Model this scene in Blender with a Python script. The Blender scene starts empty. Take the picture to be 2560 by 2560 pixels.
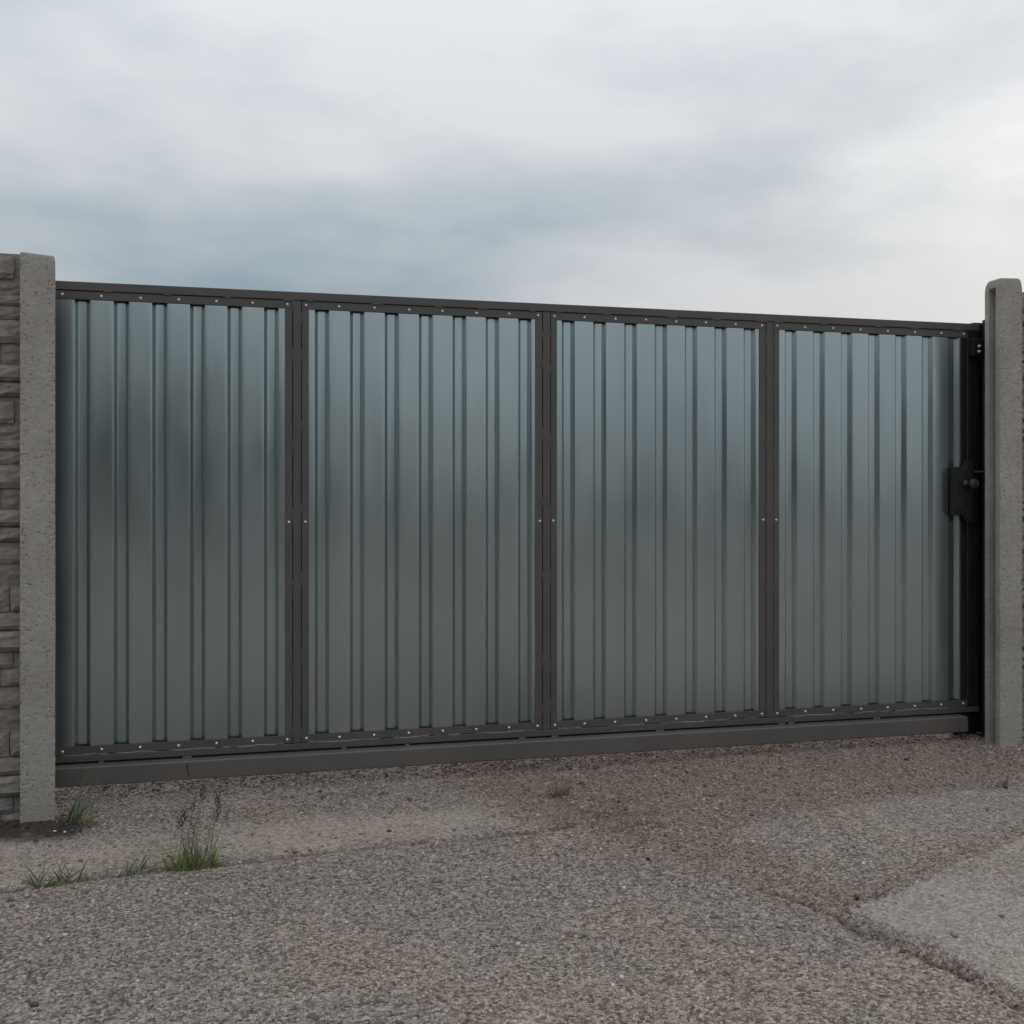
import bpy, math, random
import numpy as np
from mathutils import Vector, Matrix

random.seed(7)
RNG = np.random.default_rng(11)
SC = bpy.context.scene
COL = SC.collection

# ------------------------------------------------------------------ camera
YAW = math.radians(13.636)            # camera looks a little to the right of the gate's normal
cam_d = bpy.data.cameras.new('camera')
cam_d.sensor_width = 36.0
cam_d.lens = 36.0
cam_d.shift_y = -0.0109
cam_d.clip_start = 0.05
cam_d.clip_end = 3000
cam = bpy.data.objects.new('camera', cam_d)
cam.location = (0.0, -4.0944, 1.13)
cam.rotation_euler = (math.radians(90), 0, -YAW)
COL.objects.link(cam)
SC.camera = cam

# ------------------------------------------------------------------ node helper
class NT:
    def __init__(s, tree):
        s.t = tree; s.t.nodes.clear()
    def n(s, kind, ins=None, **props):
        nd = s.t.nodes.new(kind)
        for k, v in props.items(): setattr(nd, k, v)
        for k, v in (ins or {}).items(): s.put(nd, k, v)
        return nd
    def put(s, nd, k, v):
        sock = nd.inputs[k]
        if isinstance(v, bpy.types.NodeSocket): s.t.links.new(v, sock)
        elif sock.type == 'VECTOR' and isinstance(v, tuple): sock.default_value = v[:3]
        else: sock.default_value = v
    def m(s, op, a, b=0.0, c=0.0, clamp=False):
        return s.n('ShaderNodeMath', {0: a, 1: b, 2: c}, operation=op, use_clamp=clamp).outputs[0]
    def mix(s, f, a, b, mode='MIX'):
        nd = s.n('ShaderNodeMix', data_type='RGBA', blend_type=mode)
        s.put(nd, 0, f); s.put(nd, 6, a); s.put(nd, 7, b)
        return nd.outputs[2]
    def noise(s, vec, scale, detail=4.0, rough=0.55, dist=0.0, out=0):
        return s.n('ShaderNodeTexNoise', {'Vector': vec, 'Scale': scale, 'Detail': detail, 'Roughness': rough, 'Distortion': dist}).outputs[out]
    def remap(s, v, a, b, c=0.0, d=1.0):
        return s.n('ShaderNodeMapRange', {0: v, 1: a, 2: b, 3: c, 4: d}).outputs[0]
    def vmul(s, v, k):
        return s.n('ShaderNodeVectorMath', {0: v, 1: k}, operation='MULTIPLY').outputs[0]

def rgb(r, g, b): return (r, g, b, 1.0)

# ------------------------------------------------------------------ sky, sun, exposure
SUN_AZ = YAW + 0.50                    # behind the clouds, low, ahead and to the right
SUN_EL = math.radians(17)
w = bpy.data.worlds.new('World'); SC.world = w; w.use_nodes = True
t = NT(w.node_tree)
dirv = t.n('ShaderNodeTexCoord').outputs['Generated']
sep = t.n('ShaderNodeSeparateXYZ', {0: dirv})
dirv = t.n('ShaderNodeVectorMath', {0: dirv, 1: (3.1, 1.7, 0.4)}, operation='ADD').outputs[0]
wn = t.noise(t.vmul(dirv, (1, 1, 2.6)), 2.4, 2, 0.5, 0.0, out=1)
wsep = t.n('ShaderNodeSeparateColor', {0: wn})
az = t.m('SUBTRACT', t.m('ARCTAN2', sep.outputs[0], sep.outputs[1]), YAW)
el = t.m('ARCSINE', sep.outputs[2])
az = t.m('ADD', az, t.m('MULTIPLY', t.m('SUBTRACT', wsep.outputs[0], 0.5), 0.55))
el = t.m('ADD', el, t.m('MULTIPLY', t.m('SUBTRACT', wsep.outputs[1], 0.5), 0.22))
def lobe(a0, e0, sa, se, slope=0.0):
    da = t.m('SUBTRACT', az, a0)
    u = t.m('DIVIDE', da, sa)
    v = t.m('DIVIDE', t.m('SUBTRACT', t.m('SUBTRACT', el, e0), t.m('MULTIPLY', da, slope)), se)
    return t.m('EXPONENT', t.m('MULTIPLY', t.m('ADD', t.m('MULTIPLY', u, u), t.m('MULTIPLY', v, v)), -1.0))
fb = t.noise(t.vmul(dirv, (1.0, 1.0, 3.4)), 3.1, 3, 0.5, 0.0)
fb2 = t.noise(t.vmul(dirv, (1.0, 1.0, 2.2)), 7.0, 5, 0.58, 0.0)
dark = t.remap(fb, 0.36, 0.66, -0.04, 0.36)
dark = t.m('ADD', dark, t.remap(fb2, 0.33, 0.67, -0.13, 0.13))
for (a0, e0, sa, se, sl, amp) in ((-0.28, 0.20, 0.36, 0.075, -0.05, 0.66), (0.0, 0.265, 0.24, 0.045, 0.05, 0.24),
                                  (0.25, 0.285, 0.22, 0.06, 0.10, 0.28), (-0.46, 0.46, 0.16, 0.09, 0.0, 0.30), (0.46, 0.40, 0.14, 0.05, 0.1, 0.18)):
    dark = t.m('ADD', dark, t.m('MULTIPLY', lobe(a0, e0, sa, se, sl), amp))
for (a0, e0, sa, se, sl, amp) in ((0.05, 0.42, 0.40, 0.08, 0.0, 0.16), (0.28, 0.20, 0.32, 0.05, 0.0, 0.4)):
    dark = t.m('SUBTRACT', dark, t.m('MULTIPLY', lobe(a0, e0, sa, se, sl), amp))
dark = t.m('MAXIMUM', t.m('MINIMUM', dark, 1.0), 0.0)
cloud = t.mix(dark, rgb(0.70, 0.722, 0.755), rgb(0.325, 0.42, 0.485))
glow = t.m('ADD', t.m('MULTIPLY', lobe(0.60, 0.22, 0.17, 0.13), 1.1), t.m('MULTIPLY', lobe(0.52, 0.15, 0.45, 0.10), 0.55), clamp=True)
glow = t.m('MULTIPLY', glow, t.remap(fb2, 0.3, 0.6, 1.15, 0.72), clamp=True)
cloud = t.mix(glow, cloud, rgb(0.985, 0.995, 0.99))
# an overcast vault is brighter overhead than near the horizon
cie = t.m('DIVIDE', t.m('ADD', 1.0, t.m('MULTIPLY', t.m('MAXIMUM', sep.outputs[2], 0.0), 2.0)), 1.62)
sc_ = t.n('ShaderNodeVectorMath', {0: cloud}, operation='SCALE'); t.put(sc_, 3, cie); cloud = sc_.outputs[0]
sky = t.n('ShaderNodeTexSky', sky_type='NISHITA', sun_disc=False, sun_elevation=SUN_EL, sun_rotation=SUN_AZ, air_density=1.0, dust_density=1.0)
bg1 = t.n('ShaderNodeBackground', {0: sky.outputs[0], 1: 0.07})
bg2 = t.n('ShaderNodeBackground', {0: cloud, 1: 1.0})
mixs = t.n('ShaderNodeMixShader', {0: 0.97, 1: bg1.outputs[0], 2: bg2.outputs[0]})
t.n('ShaderNodeOutputWorld', {0: mixs.outputs[0]})

sun_d = bpy.data.lights.new('sun', 'SUN')
sun_d.energy = 0.5; sun_d.angle = math.radians(45); sun_d.color = (1.0, 0.95, 0.88)
sun = bpy.data.objects.new('sun', sun_d)
sdir = Vector((math.sin(SUN_AZ) * math.cos(SUN_EL), math.cos(SUN_AZ) * math.cos(SUN_EL), math.sin(SUN_EL)))
sun.rotation_euler = (-sdir).to_track_quat('-Z', 'Y').to_euler()
sun.location = sdir * 30
COL.objects.link(sun)

SC.cycles.max_bounces = 4; SC.cycles.diffuse_bounces = 3; SC.cycles.glossy_bounces = 3
w.cycles.sampling_method = 'MANUAL'; w.cycles.sample_map_resolution = 512
vs = SC.view_settings
vs.view_transform = 'Standard'; vs.look = 'None'; vs.exposure = 0.0; vs.gamma = 1.0; vs.use_curve_mapping = False

# ------------------------------------------------------------------ object helpers
def mesh_obj(name, verts, faces, mat=None, parent=None, smooth=False, loc=(0, 0, 0)):
    me = bpy.data.meshes.new(name)
    me.from_pydata([tuple(v) for v in verts], [], [tuple(f) for f in faces])
    me.update()
    if mat: me.materials.append(mat)
    if smooth: me.polygons.foreach_set('use_smooth', [True] * len(me.polygons))
    o = bpy.data.objects.new(name, me); COL.objects.link(o)
    o.location = loc
    if parent: o.parent = parent
    return o
def np_mesh(name, V, Fq, mat=None, smooth=False):
    """fast mesh from numpy arrays; Fq (n,3) or (n,4)"""
    me = bpy.data.meshes.new(name)
    k = Fq.shape[1]
    me.vertices.add(len(V)); me.vertices.foreach_set('co', V.astype(np.float32).ravel())
    me.loops.add(Fq.size); me.loops.foreach_set('vertex_index', Fq.astype(np.int32).ravel())
    me.polygons.add(len(Fq)); me.polygons.foreach_set('loop_start', np.arange(0, Fq.size, k, dtype=np.int32))
    me.update(calc_edges=True)
    if smooth: me.polygons.foreach_set('use_smooth', np.ones(len(Fq), dtype=bool))
    if mat: me.materials.append(mat)
    return me
def link(name, me, parent=None, loc=(0, 0, 0)):
    o = bpy.data.objects.new(name, me); COL.objects.link(o); o.location = loc
    if parent: o.parent = parent
    return o
def tag(o, label=None, cat=None, group=None, kind=None):
    for k, v in (('label', label), ('category', cat), ('group', group), ('kind', kind)):
        if v: o[k] = v
    return o
def empty(name, loc):
    o = bpy.data.objects.new(name, None); COL.objects.link(o); o.location = loc; o.empty_display_size = 0.1
    return o
def box(name, x0, x1, y0, y1, z0, z1, mat, parent=None, bev=0.002, seg=2):
    P = parent.location if parent else Vector((0, 0, 0))
    v = [(x, y, z) for x in (x0 - P.x, x1 - P.x) for y in (y0 - P.y, y1 - P.y) for z in (z0 - P.z, z1 - P.z)]
    f = [(0, 1, 3, 2), (4, 6, 7, 5), (0, 4, 5, 1), (2, 3, 7, 6), (0, 2, 6, 4), (1, 5, 7, 3)]
    o = mesh_obj(name, v, f, mat, parent)
    if bev:
        md = o.modifiers.new('bevel', 'BEVEL'); md.width = bev; md.segments = seg; md.limit_method = 'ANGLE'
        o.data.polygons.foreach_set('use_smooth', [True] * 6)
        md.harden_normals = True
    return o
_TAB = {}
def vnoise(x, y, cell, seed):
    """smooth 2-D value noise in about -1..1"""
    if seed not in _TAB: _TAB[seed] = np.random.default_rng(seed).uniform(-1, 1, (256, 256))
    r = _TAB[seed]
    u = np.asarray(x) / cell + 1000.0; v = np.asarray(y) / cell + 1000.0
    i = np.floor(u).astype(int); j = np.floor(v).astype(int)
    fu = u - i; fv = v - j
    fu = fu * fu * (3 - 2 * fu); fv = fv * fv * (3 - 2 * fv)
    g = lambda a, b: r[a % 256, b % 256]
    return (g(i, j) * (1 - fu) + g(i + 1, j) * fu) * (1 - fv) + (g(i, j + 1) * (1 - fu) + g(i + 1, j + 1) * fu) * fv
def fbm(x, y, cell, seed, n=4):
    s = 0; a = 1.0
    for k in range(n): s = s + a * vnoise(x, y, cell / 2 ** k, seed + k); a *= 0.5
    return s / 1.6
def sstep(a, b, x):
    q = np.clip((x - a) / (b - a), 0, 1); return q * q * (3 - 2 * q)
def seg_dist(X, Y, pts):
    d = np.full(np.shape(X), 1e9)
    for (x0, y0), (x1, y1) in zip(pts[:-1], pts[1:]):
        dx, dy = x1 - x0, y1 - y0
        k = np.clip(((X - x0) * dx + (Y - y0) * dy) / (dx * dx + dy * dy), 0, 1)
        d = np.minimum(d, np.hypot(X - x0 - k * dx, Y - y0 - k * dy))
    return d
def poly_sd(X, Y, pts):
    """signed distance, positive inside"""
    d = seg_dist(X, Y, pts + pts[:1]); ins = np.zeros(np.shape(X), bool)
    n = len(pts)
    for i in range(n):
        x0, y0 = pts[i]; x1, y1 = pts[(i + 1) % n]
        c = ((y0 > Y) != (y1 > Y)) & (X < (x1 - x0) * (Y - y0) / (y1 - y0 + 1e-12) + x0)
        ins ^= c
    return np.where(ins, d, -d)

# ------------------------------------------------------------------ materials
def new_mat(name):
    m = bpy.data.materials.new(name); m.use_nodes = True
    t = NT(m.node_tree)
    bs = t.n('ShaderNodeBsdfPrincipled'); t.n('ShaderNodeOutputMaterial', {0: bs.outputs[0]})
    co = t.n('ShaderNodeTexCoord').outputs['Object']
    return m, t, bs, co
def bump(t, h, strength, dist, normal=None):
    ins = {'Strength': strength, 'Distance': dist, 'Height': h}
    if normal is not None: ins['Normal'] = normal
    return t.n('ShaderNodeBump', ins).outputs[0]

def mat_ground():
    m, t, b, co = new_mat('worn_concrete_ground')
    z1 = t.n('ShaderNodeSeparateColor', {0: t.n('ShaderNodeAttribute', attribute_name='zone').outputs['Color']})
    z2 = t.n('ShaderNodeSeparateColor', {0: t.n('ShaderNodeAttribute', attribute_name='zone2').outputs['Color']})
    grav, slab, soil = z1.outputs; sand, moss, trench = z2.outputs
    big = t.noise(co, 1.3, 3, 0.6)
    med = t.noise(co, 9.0, 3, 0.6)
    c = t.mix(t.remap(big, 0.38, 0.62), rgb(0.375, 0.328, 0.286), rgb(0.425, 0.342, 0.288))
    c = t.mix(t.remap(med, 0.35, 0.7), c, t.mix(0.35, c, rgb(0.22, 0.19, 0.168)))
    c = t.mix(t.m('MULTIPLY', grav, 0.75), c, rgb(0.315, 0.237, 0.199))
    c = t.mix(t.m('MULTIPLY', slab, 0.7), c, rgb(0.395, 0.352, 0.308))
    c = t.mix(t.m('MULTIPLY', sand, 0.7), c, rgb(0.465, 0.385, 0.33))
    vo = t.n('ShaderNodeTexVoronoi', {'Vector': co, 'Scale': 120.0, 'Randomness': 1.0})
    vr = t.n('ShaderNodeSeparateColor', {0: vo.outputs['Color']}).outputs[0]
    rough_zone = t.m('SUBTRACT', 1.0, t.m('MULTIPLY', t.m('MAXIMUM', slab, sand), 0.5))
    spk = t.remap(vr, 0.0, 1.0, 0.38, 1.55)
    spk = t.m('ADD', 1.0, t.m('MULTIPLY', t.m('SUBTRACT', spk, 1.0), rough_zone))
    fine = t.noise(co, 300.0, 2, 0.7)
    spk = t.m('MULTIPLY', spk, t.remap(fine, 0.3, 0.7, 0.55, 1.4))
    hs = t.n('ShaderNodeVectorMath', {0: c}, operation='SCALE'); t.put(hs, 3, spk)
    c = hs.outputs[0]
    c = t.mix(t.m('MULTIPLY', soil, 0.92), c, t.mix(t.remap(fine, 0.4, 0.62), rgb(0.030, 0.024, 0.018), rgb(0.085, 0.066, 0.05)))
    c = t.mix(t.m('MULTIPLY', trench, 0.95), c, rgb(0.055, 0.043, 0.034))
    c = t.mix(t.m('MULTIPLY', moss, t.remap(med, 0.4, 0.6, 0.1, 0.75)), c, rgb(0.13, 0.115, 0.06))
    t.put(b, 'Base Color', c)
    t.put(b, 'Roughness', 0.92)
    t.put(b, 'Specular IOR Level', 0.25)
    h = t.m('SUBTRACT', 1.0, vo.outputs['Distance'])
    vo2 = t.n('ShaderNodeTexVoronoi', {'Vector': co, 'Scale': 48.0})
    h = t.m('ADD', t.m('MULTIPLY', h, rough_zone), t.m('MULTIPLY', t.m('MULTIPLY', vo2.outputs['Distance'], -0.8), rough_zone))
    nb = bump(t, h, 1.0, 0.011)
    nb = bump(t, t.noise(co, 190.0, 3, 0.7), 1.0, 0.005, nb)
    t.put(b, 'Normal', nb)
    return m

def mat_stone(name='aggregate_stone'):
    m, t, b, co = new_mat(name)
    tone = t.n('ShaderNodeAttribute', attribute_name='tone').outputs['Color']
    f = t.noise(co, 260.0, 4, 0.65)
    hs = t.n('ShaderNodeVectorMath', {0: tone}, operation='SCALE'); t.put(hs, 3, t.remap(f, 0.3, 0.7, 0.7, 1.25))
    t.put(b, 'Base Color', hs.outputs[0]); t.put(b, 'Roughness', 0.85); t.put(b, 'Specular IOR Level', 0.3)
    t.put(b, 'Normal', bump(t, f, 0.5, 0.0015))
    return m

def mat_concrete(name, c0, c1, stain):
    m, t, b, co = new_mat(name)
    big = t.noise(co, 3.0, 6, 0.6); med = t.noise(t.vmul(co, (1, 1, 1.6)), 38.0, 5, 0.65); fine = t.noise(co, 420.0, 4, 0.7)
    c = t.mix(t.remap(big, 0.36, 0.64), c0, c1)
    c = t.mix(t.remap(med, 0.40, 0.72, 0.0, 0.55), c, stain)
    hs = t.n('ShaderNodeVectorMath', {0: c}, operation='SCALE'); t.put(hs, 3, t.remap(fine, 0.28, 0.72, 0.70, 1.30))
    t.put(b, 'Base Color', hs.outputs[0]); t.put(b, 'Roughness', 0.9); t.put(b, 'Specular IOR Level', 0.25)
    nb = bump(t, fine, 0.55, 0.0015)
    nb = bump(t, t.noise(t.vmul(co, (1, 1, 2.2)), 95.0, 4, 0.6), 0.6, 0.004, nb)
    t.put(b, 'Normal', nb)
    return m

def mat_sheet():
    m, t, b, co = new_mat('coated_steel_sheet')
    big = t.noise(t.vmul(co, (1, 1, 0.35)), 3.2, 4, 0.6)
    drip = t.noise(t.vmul(co, (26, 26, 0.9)), 1.0, 4, 0.6)
    c = t.mix(t.remap(big, 0.35, 0.65), rgb(0.39, 0.465, 0.476), rgb(0.43, 0.498, 0.50))
    c = t.mix(t.remap(drip, 0.5, 0.75, 0.0, 0.18), c, rgb(0.33, 0.335, 0.31))
    t.put(b, 'Base Color', c)
    t.put(b, 'Metallic', 0.92)
    t.put(b, 'Roughness', t.remap(t.noise(t.vmul(co, (1, 1, 0.3)), 7.0, 1, 0.5), 0.3, 0.7, 0.19, 0.26))
    return m

def mat_paint(name, col, col2, rough=0.5, spec=0.4):
    m, t, b, co = new_mat(name)
    n1 = t.noise(co, 5.0, 5, 0.6); n2 = t.noise(co, 130.0, 4, 0.65)
    c = t.mix(t.remap(n1, 0.4, 0.66), col, col2)
    c = t.mix(t.remap(n2, 0.62, 0.78, 0.0, 0.5), c, t.mix(0.5, c, rgb(0.2, 0.185, 0.17)))
    t.put(b, 'Base Color', c); t.put(b, 'Specular IOR Level', spec)
    t.put(b, 'Roughness', t.remap(n1, 0.3, 0.7, rough - 0.07, rough + 0.1))
    t.put(b, 'Normal', bump(t, n2, 0.12, 0.0008))
    return m

def mat_simple(name, col, rough=0.5, metal=0.0, var=0.25, scale=60.0):
    m, t, b, co = new_mat(name)
    n = t.noise(co, scale, 4, 0.6)
    hs = t.n('ShaderNodeVectorMath', {0: rgb(*col)}, operation='SCALE'); t.put(hs, 3, t.remap(n, 0.3, 0.7, 1 - var, 1 + var))
    t.put(b, 'Base Color', hs.outputs[0]); t.put(b, 'Roughness', rough); t.put(b, 'Metallic', metal)
    return m

M_GROUND = mat_ground()
M_STONE = mat_stone()
M_POST = mat_concrete('cast_concrete', rgb(0.32, 0.298, 0.27), rgb(0.42, 0.395, 0.36), rgb(0.235, 0.215, 0.193))
M_PANEL = mat_concrete('stone_relief_concrete', rgb(0.205, 0.186, 0.166), rgb(0.335, 0.31, 0.28), rgb(0.115, 0.102, 0.09))
M_SHEET = mat_sheet()
M_FRAME = mat_paint('dark_frame_paint', rgb(0.080, 0.076, 0.073), rgb(0.098, 0.089, 0.082), 0.46)
M_BEAM = mat_paint('beam_paint', rgb(0.104, 0.097, 0.092), rgb(0.124, 0.112, 0.103), 0.48)
M_BLACK = mat_paint('black_paint_and_shade', rgb(0.016, 0.016, 0.017), rgb(0.023, 0.022, 0.022), 0.5, 0.25)  # black paint; shade at the gate end is put into it too
M_LOCK = mat_simple('black_lock_metal', (0.018, 0.018, 0.019), 0.42, 0.0, 0.2)
M_RIVET = mat_simple('bright_rivet', (0.74, 0.73, 0.71), 0.45, 0.4, 0.1)
M_STEEL = mat_simple('bare_steel', (0.45, 0.44, 0.42), 0.4, 0.7, 0.2)
M_HOLE = mat_simple('keyhole_dark', (0.004, 0.004, 0.004), 0.9)
def mat_leaf(name, c0, c1):
    m, t, b, co = new_mat(name)
    c = t.mix(t.remap(t.noise(co, 45.0, 3, 0.6), 0.35, 0.65), c0, c1)
    t.put(b, 'Base Color', c); t.put(b, 'Roughness', 0.6)
    return m
M_GRASS = mat_leaf('grass_green', rgb(0.10, 0.14, 0.035), rgb(0.23, 0.27, 0.085))
M_DULL = mat_leaf('grass_dull', rgb(0.09, 0.115, 0.058), rgb(0.19, 0.215, 0.13))
M_DRY = mat_leaf('grass_dry', rgb(0.24, 0.20, 0.10), rgb(0.13, 0.125, 0.06))
M_SEED = mat_leaf('seed_brown', rgb(0.035, 0.026, 0.020), rgb(0.07, 0.052, 0.038))

# ------------------------------------------------------------------ ground
JOINT = [(-3.2, -0.90), (-1.2, -0.878), (-0.742, -0.8625), (-0.66, -0.848), (-0.477, -0.806), (-0.3255, -0.8036), (-0.123, -0.8053),
         (0.10, -0.776), (0.44, -0.770), (0.8647, -0.785), (1.02, -0.75)]
JOINT2 = [(4.6, -0.76), (2.8133, -0.7652), (2.3912, -0.7693), (2.0434, -0.799), (1.8175, -0.827), (1.55, -0.90)]
SLAB1 = [(1.5, -0.95), (1.62, -0.90), (1.8175, -0.832), (2.0434, -0.803), (2.3912, -0.775), (2.8133, -0.770), (4.6, -0.765), (4.6, -1.0), (2.9, -1.02),
         (2.4758, -1.1646), (2.145, -1.2461), (1.87, -1.23), (1.651, -1.13), (1.51, -1.04)]
SLAB2 = [(1.4959, -1.6175), (1.6895, -1.5817), (2.0216, -1.41), (2.399, -1.2555), (3.6, -1.2), (4.4, -2.0), (3.2, -3.4), (1.75, -3.2), (1.66, -2.5), (1.625, -2.18),
         (1.6121, -2.05), (1.5858, -1.89), (1.5387, -1.76)]
TRENCH = [(1.30, -1.25), (1.3617, -1.3387), (1.4227, -1.4777), (1.480, -1.6365), (1.518, -1.783), (1.566, -1.91), (1.592, -2.07), (1.61, -2.19), (1.65, -2.6), (1.74, -3.3)]
GRAVEL = [(0.70, -0.02), (0.9863, 0.3), (1.8225, 0.3), (2.85, 0.3), (3.6, 0.1), (3.3, -0.5), (2.84, -0.735), (2.4126, -0.74), (2.0611, -0.7704), (1.7664, -0.8455),
          (1.5094, -1.04), (1.525, -1.29), (1.6543, -1.534), (1.479, -1.606), (1.398, -1.4315), (1.2027, -1.117), (0.9692, -0.742)]
SAND = [(-1.6, -0.40), (-0.8514, -0.3855), (-0.5131, -0.4396), (-0.1402, -0.40), (0.7553, -0.46), (0.94, -0.742), (0.4426, -0.7542), (-0.1239, -0.79),
        (-0.4797, -0.787), (-0.7502, -0.83), (-1.6, -0.86)]
SOIL = [(-2.9, -0.10), (-0.836, -0.10), (-0.60, -0.22), (-0.57, -0.29), (-0.62, -0.40), (-0.84, -0.415), (-2.9, -0.40)]

def ground_fields(X, Y):
    wx = X + 0.035 * fbm(X, Y, 0.22, 21) + 0.012 * fbm(X, Y, 0.05, 22); wy = Y + 0.035 * fbm(X, Y, 0.22, 31) + 0.012 * fbm(X, Y, 0.05, 32)
    grav = sstep(-0.12, 0.10, poly_sd(wx, wy, GRAVEL) + 0.08 * fbm(X, Y, 0.12, 41))
    e1, e2 = wx * .45 + X * .55, wy * .45 + Y * .55
    slab2 = sstep(-0.006, 0.012, poly_sd(e1, e2, SLAB2) + 0.008 * fbm(X, Y, 0.05, 52) - 0.006)
    up = sstep(-1.12, -0.95, Y)                                   # SLAB1 is crisp along the joint, worn away towards the viewer
    slab1 = sstep(-0.006 - 0.10 * (1 - up), 0.010 + 0.12 * (1 - up), poly_sd(e1, e2, SLAB1))
    slab = np.maximum(slab2, 0.75 * slab1)
    fade = sstep(-0.25, 0.35, fbm(X, Y, 0.35, 51) + 0.15)
    slabc = np.maximum(slab2 * (0.5 + 0.5 * fade), 0.45 * slab1 * fade)
    soil = sstep(-0.05, 0.05, poly_sd(wx, wy, SOIL) + 0.04 * fbm(X, Y, 0.07, 61))
    sand = sstep(-0.12, 0.10, poly_sd(wx, wy, SAND)) * (0.6 + 0.4 * sstep(-0.4, 0.3, fbm(X, Y, 0.3, 71)))
    jn = 0.010 * fbm(X, Y, 0.16, 81) + 0.006 * fbm(X, Y, 0.04, 82)
    dj = seg_dist(X + jn, Y + jn, JOINT); dj2 = seg_dist(X + jn, Y + jn, JOINT2); dt = seg_dist(X + 1.6 * jn, Y + 1.6 * jn, TRENCH)
    lj = sstep(0.25, -0.15, X) * 0.2 + 0.8                     # the joint is open and overgrown on the left, nearly closed further right
    joint = np.exp(-(dj / (0.013 + 0.03 * (lj - 0.8)) ) ** 2) * lj
    joint2 = np.exp(-(dj2 / 0.012) ** 2) * (0.5 + 0.5 * sstep(-0.2, 0.4, fbm(X, Y, 0.25, 91)))
    trench = np.exp(-(dt / (0.013 + 0.006 * fbm(X, Y, 0.12, 95))) ** 2) * np.clip(0.65 + 0.8 * fbm(X, Y, 0.09, 96), 0, 1) * sstep(-1.25, -1.55, Y)
    moss = np.exp(-(((X - 1.18) / 0.20) ** 2 + ((Y + 0.66) / 0.15) ** 2)) + 0.8 * np.exp(-(((X - 1.12) / 0.10) ** 2 + ((Y + 0.46) / 0.06) ** 2))
    moss = moss + joint * lj * 0.6
    base = np.interp(X, [-60, -3, -0.8, 3.0, 3.3, 6, 60], [0.0, -0.005, 0.0, 0.040, 0.052, 0.06, 0.06])
    near = np.exp(-((X - 1.0) / 6.0) ** 2 - ((Y + 1.2) / 5.0) ** 2)
    h = base + near * (0.006 * fbm(X, Y, 0.7, 101) + 0.0025 * fbm(X, Y, 0.09, 105))
    h = h + near * (0.0030 * grav + 0.0016 * (1 - np.maximum(slab, sand))) * fbm(X, Y, 0.032, 111, 2)
    h = h + 0.020 * np.maximum(slab, 0) * near
    h = h - 0.013 * np.clip(joint, 0, 1) - 0.007 * np.clip(joint2, 0, 1) - 0.018 * np.clip(trench, 0, 1)
    h = h + sstep(-0.03, 0.11, Y) * np.maximum(0.056 - base, 0) * sstep(-1.3, -0.9, X)   # raised behind the gate to cut the light under the beam
    h = h + 0.012 * soil * (0.6 + 0.8 * fbm(X, Y, 0.05, 121)) * near
    joint = joint * np.clip(0.7 + 0.7 * fbm(X, Y, 0.13, 97), 0.15, 1)
    stain = 0.85 * np.exp(-(np.maximum(dj - 0.0, 0) / 0.04) ** 2) * sstep(-0.3, 0.1, X) + 0.6 * np.exp(-(dt / 0.055) ** 2) + 0.4 * np.exp(-(dj2 / 0.03) ** 2) + 0.75 * np.exp(-(seg_dist(wx, wy, [(1.47, -1.58), (1.68, -1.54), (2.02, -1.36), (2.45, -1.19), (3.6, -1.13)]) / 0.055) ** 2)
    grav = np.clip(grav + stain * (0.7 + 0.5 * fbm(X, Y, 0.08, 98)), 0, 1)
    tr = np.clip(0.95 * trench + 0.8 * joint + 0.55 * joint2, 0, 1)
    return h, grav, slabc, soil, sand, np.clip(moss, 0, 1), tr

def graded(lo, hi, step, far):
    core = np.arange(lo, hi + step / 2, step)
    ext = [];  d = step; p = 0.0
    while p < far: d *= 1.35; p += d; ext.append(p)
    ext = np.array(ext)
    return np.concatenate([(lo - ext)[::-1], core, hi + ext])
gx = graded(-1.5, 3.9, 0.008, 900); gy = graded(-3.0, 0.25, 0.008, 900)
GX, GY = np.meshgrid(gx, gy, indexing='ij')
H, Z1, Z2, Z3, Z4, Z5, Z6 = ground_fields(GX, GY)
nx, ny = GX.shape
V = np.stack([GX, GY, H], -1).reshape(-1, 3)
idx = np.arange(nx * ny).reshape(nx, ny)
GZH = H
Fq = np.stack([idx[:-1, :-1], idx[1:, :-1], idx[1:, 1:], idx[:-1, 1:]], -1).reshape(-1, 4)
gme = np_mesh('ground', V, Fq, M_GROUND, True)
def fattr(me, name, arr3):
    at = me.attributes.new(name, 'FLOAT_COLOR', 'POINT')
    q = np.ones((len(me.vertices), 4), np.float32); q[:, :3] = arr3
    at.data.foreach_set('color', q.ravel())
fattr(gme, 'zone', np.stack([Z1.ravel(), Z2.ravel(), Z3.ravel()], -1))
fattr(gme, 'zone2', np.stack([Z4.ravel(), Z5.ravel(), Z6.ravel()], -1))
ground = tag(link('ground', gme), 'worn grey-brown concrete ground with joints and bare gravel', kind='structure')
def gz(x, y):
    return float(GZH[np.searchsorted(gx, x), np.searchsorted(gy, y)])

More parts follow.
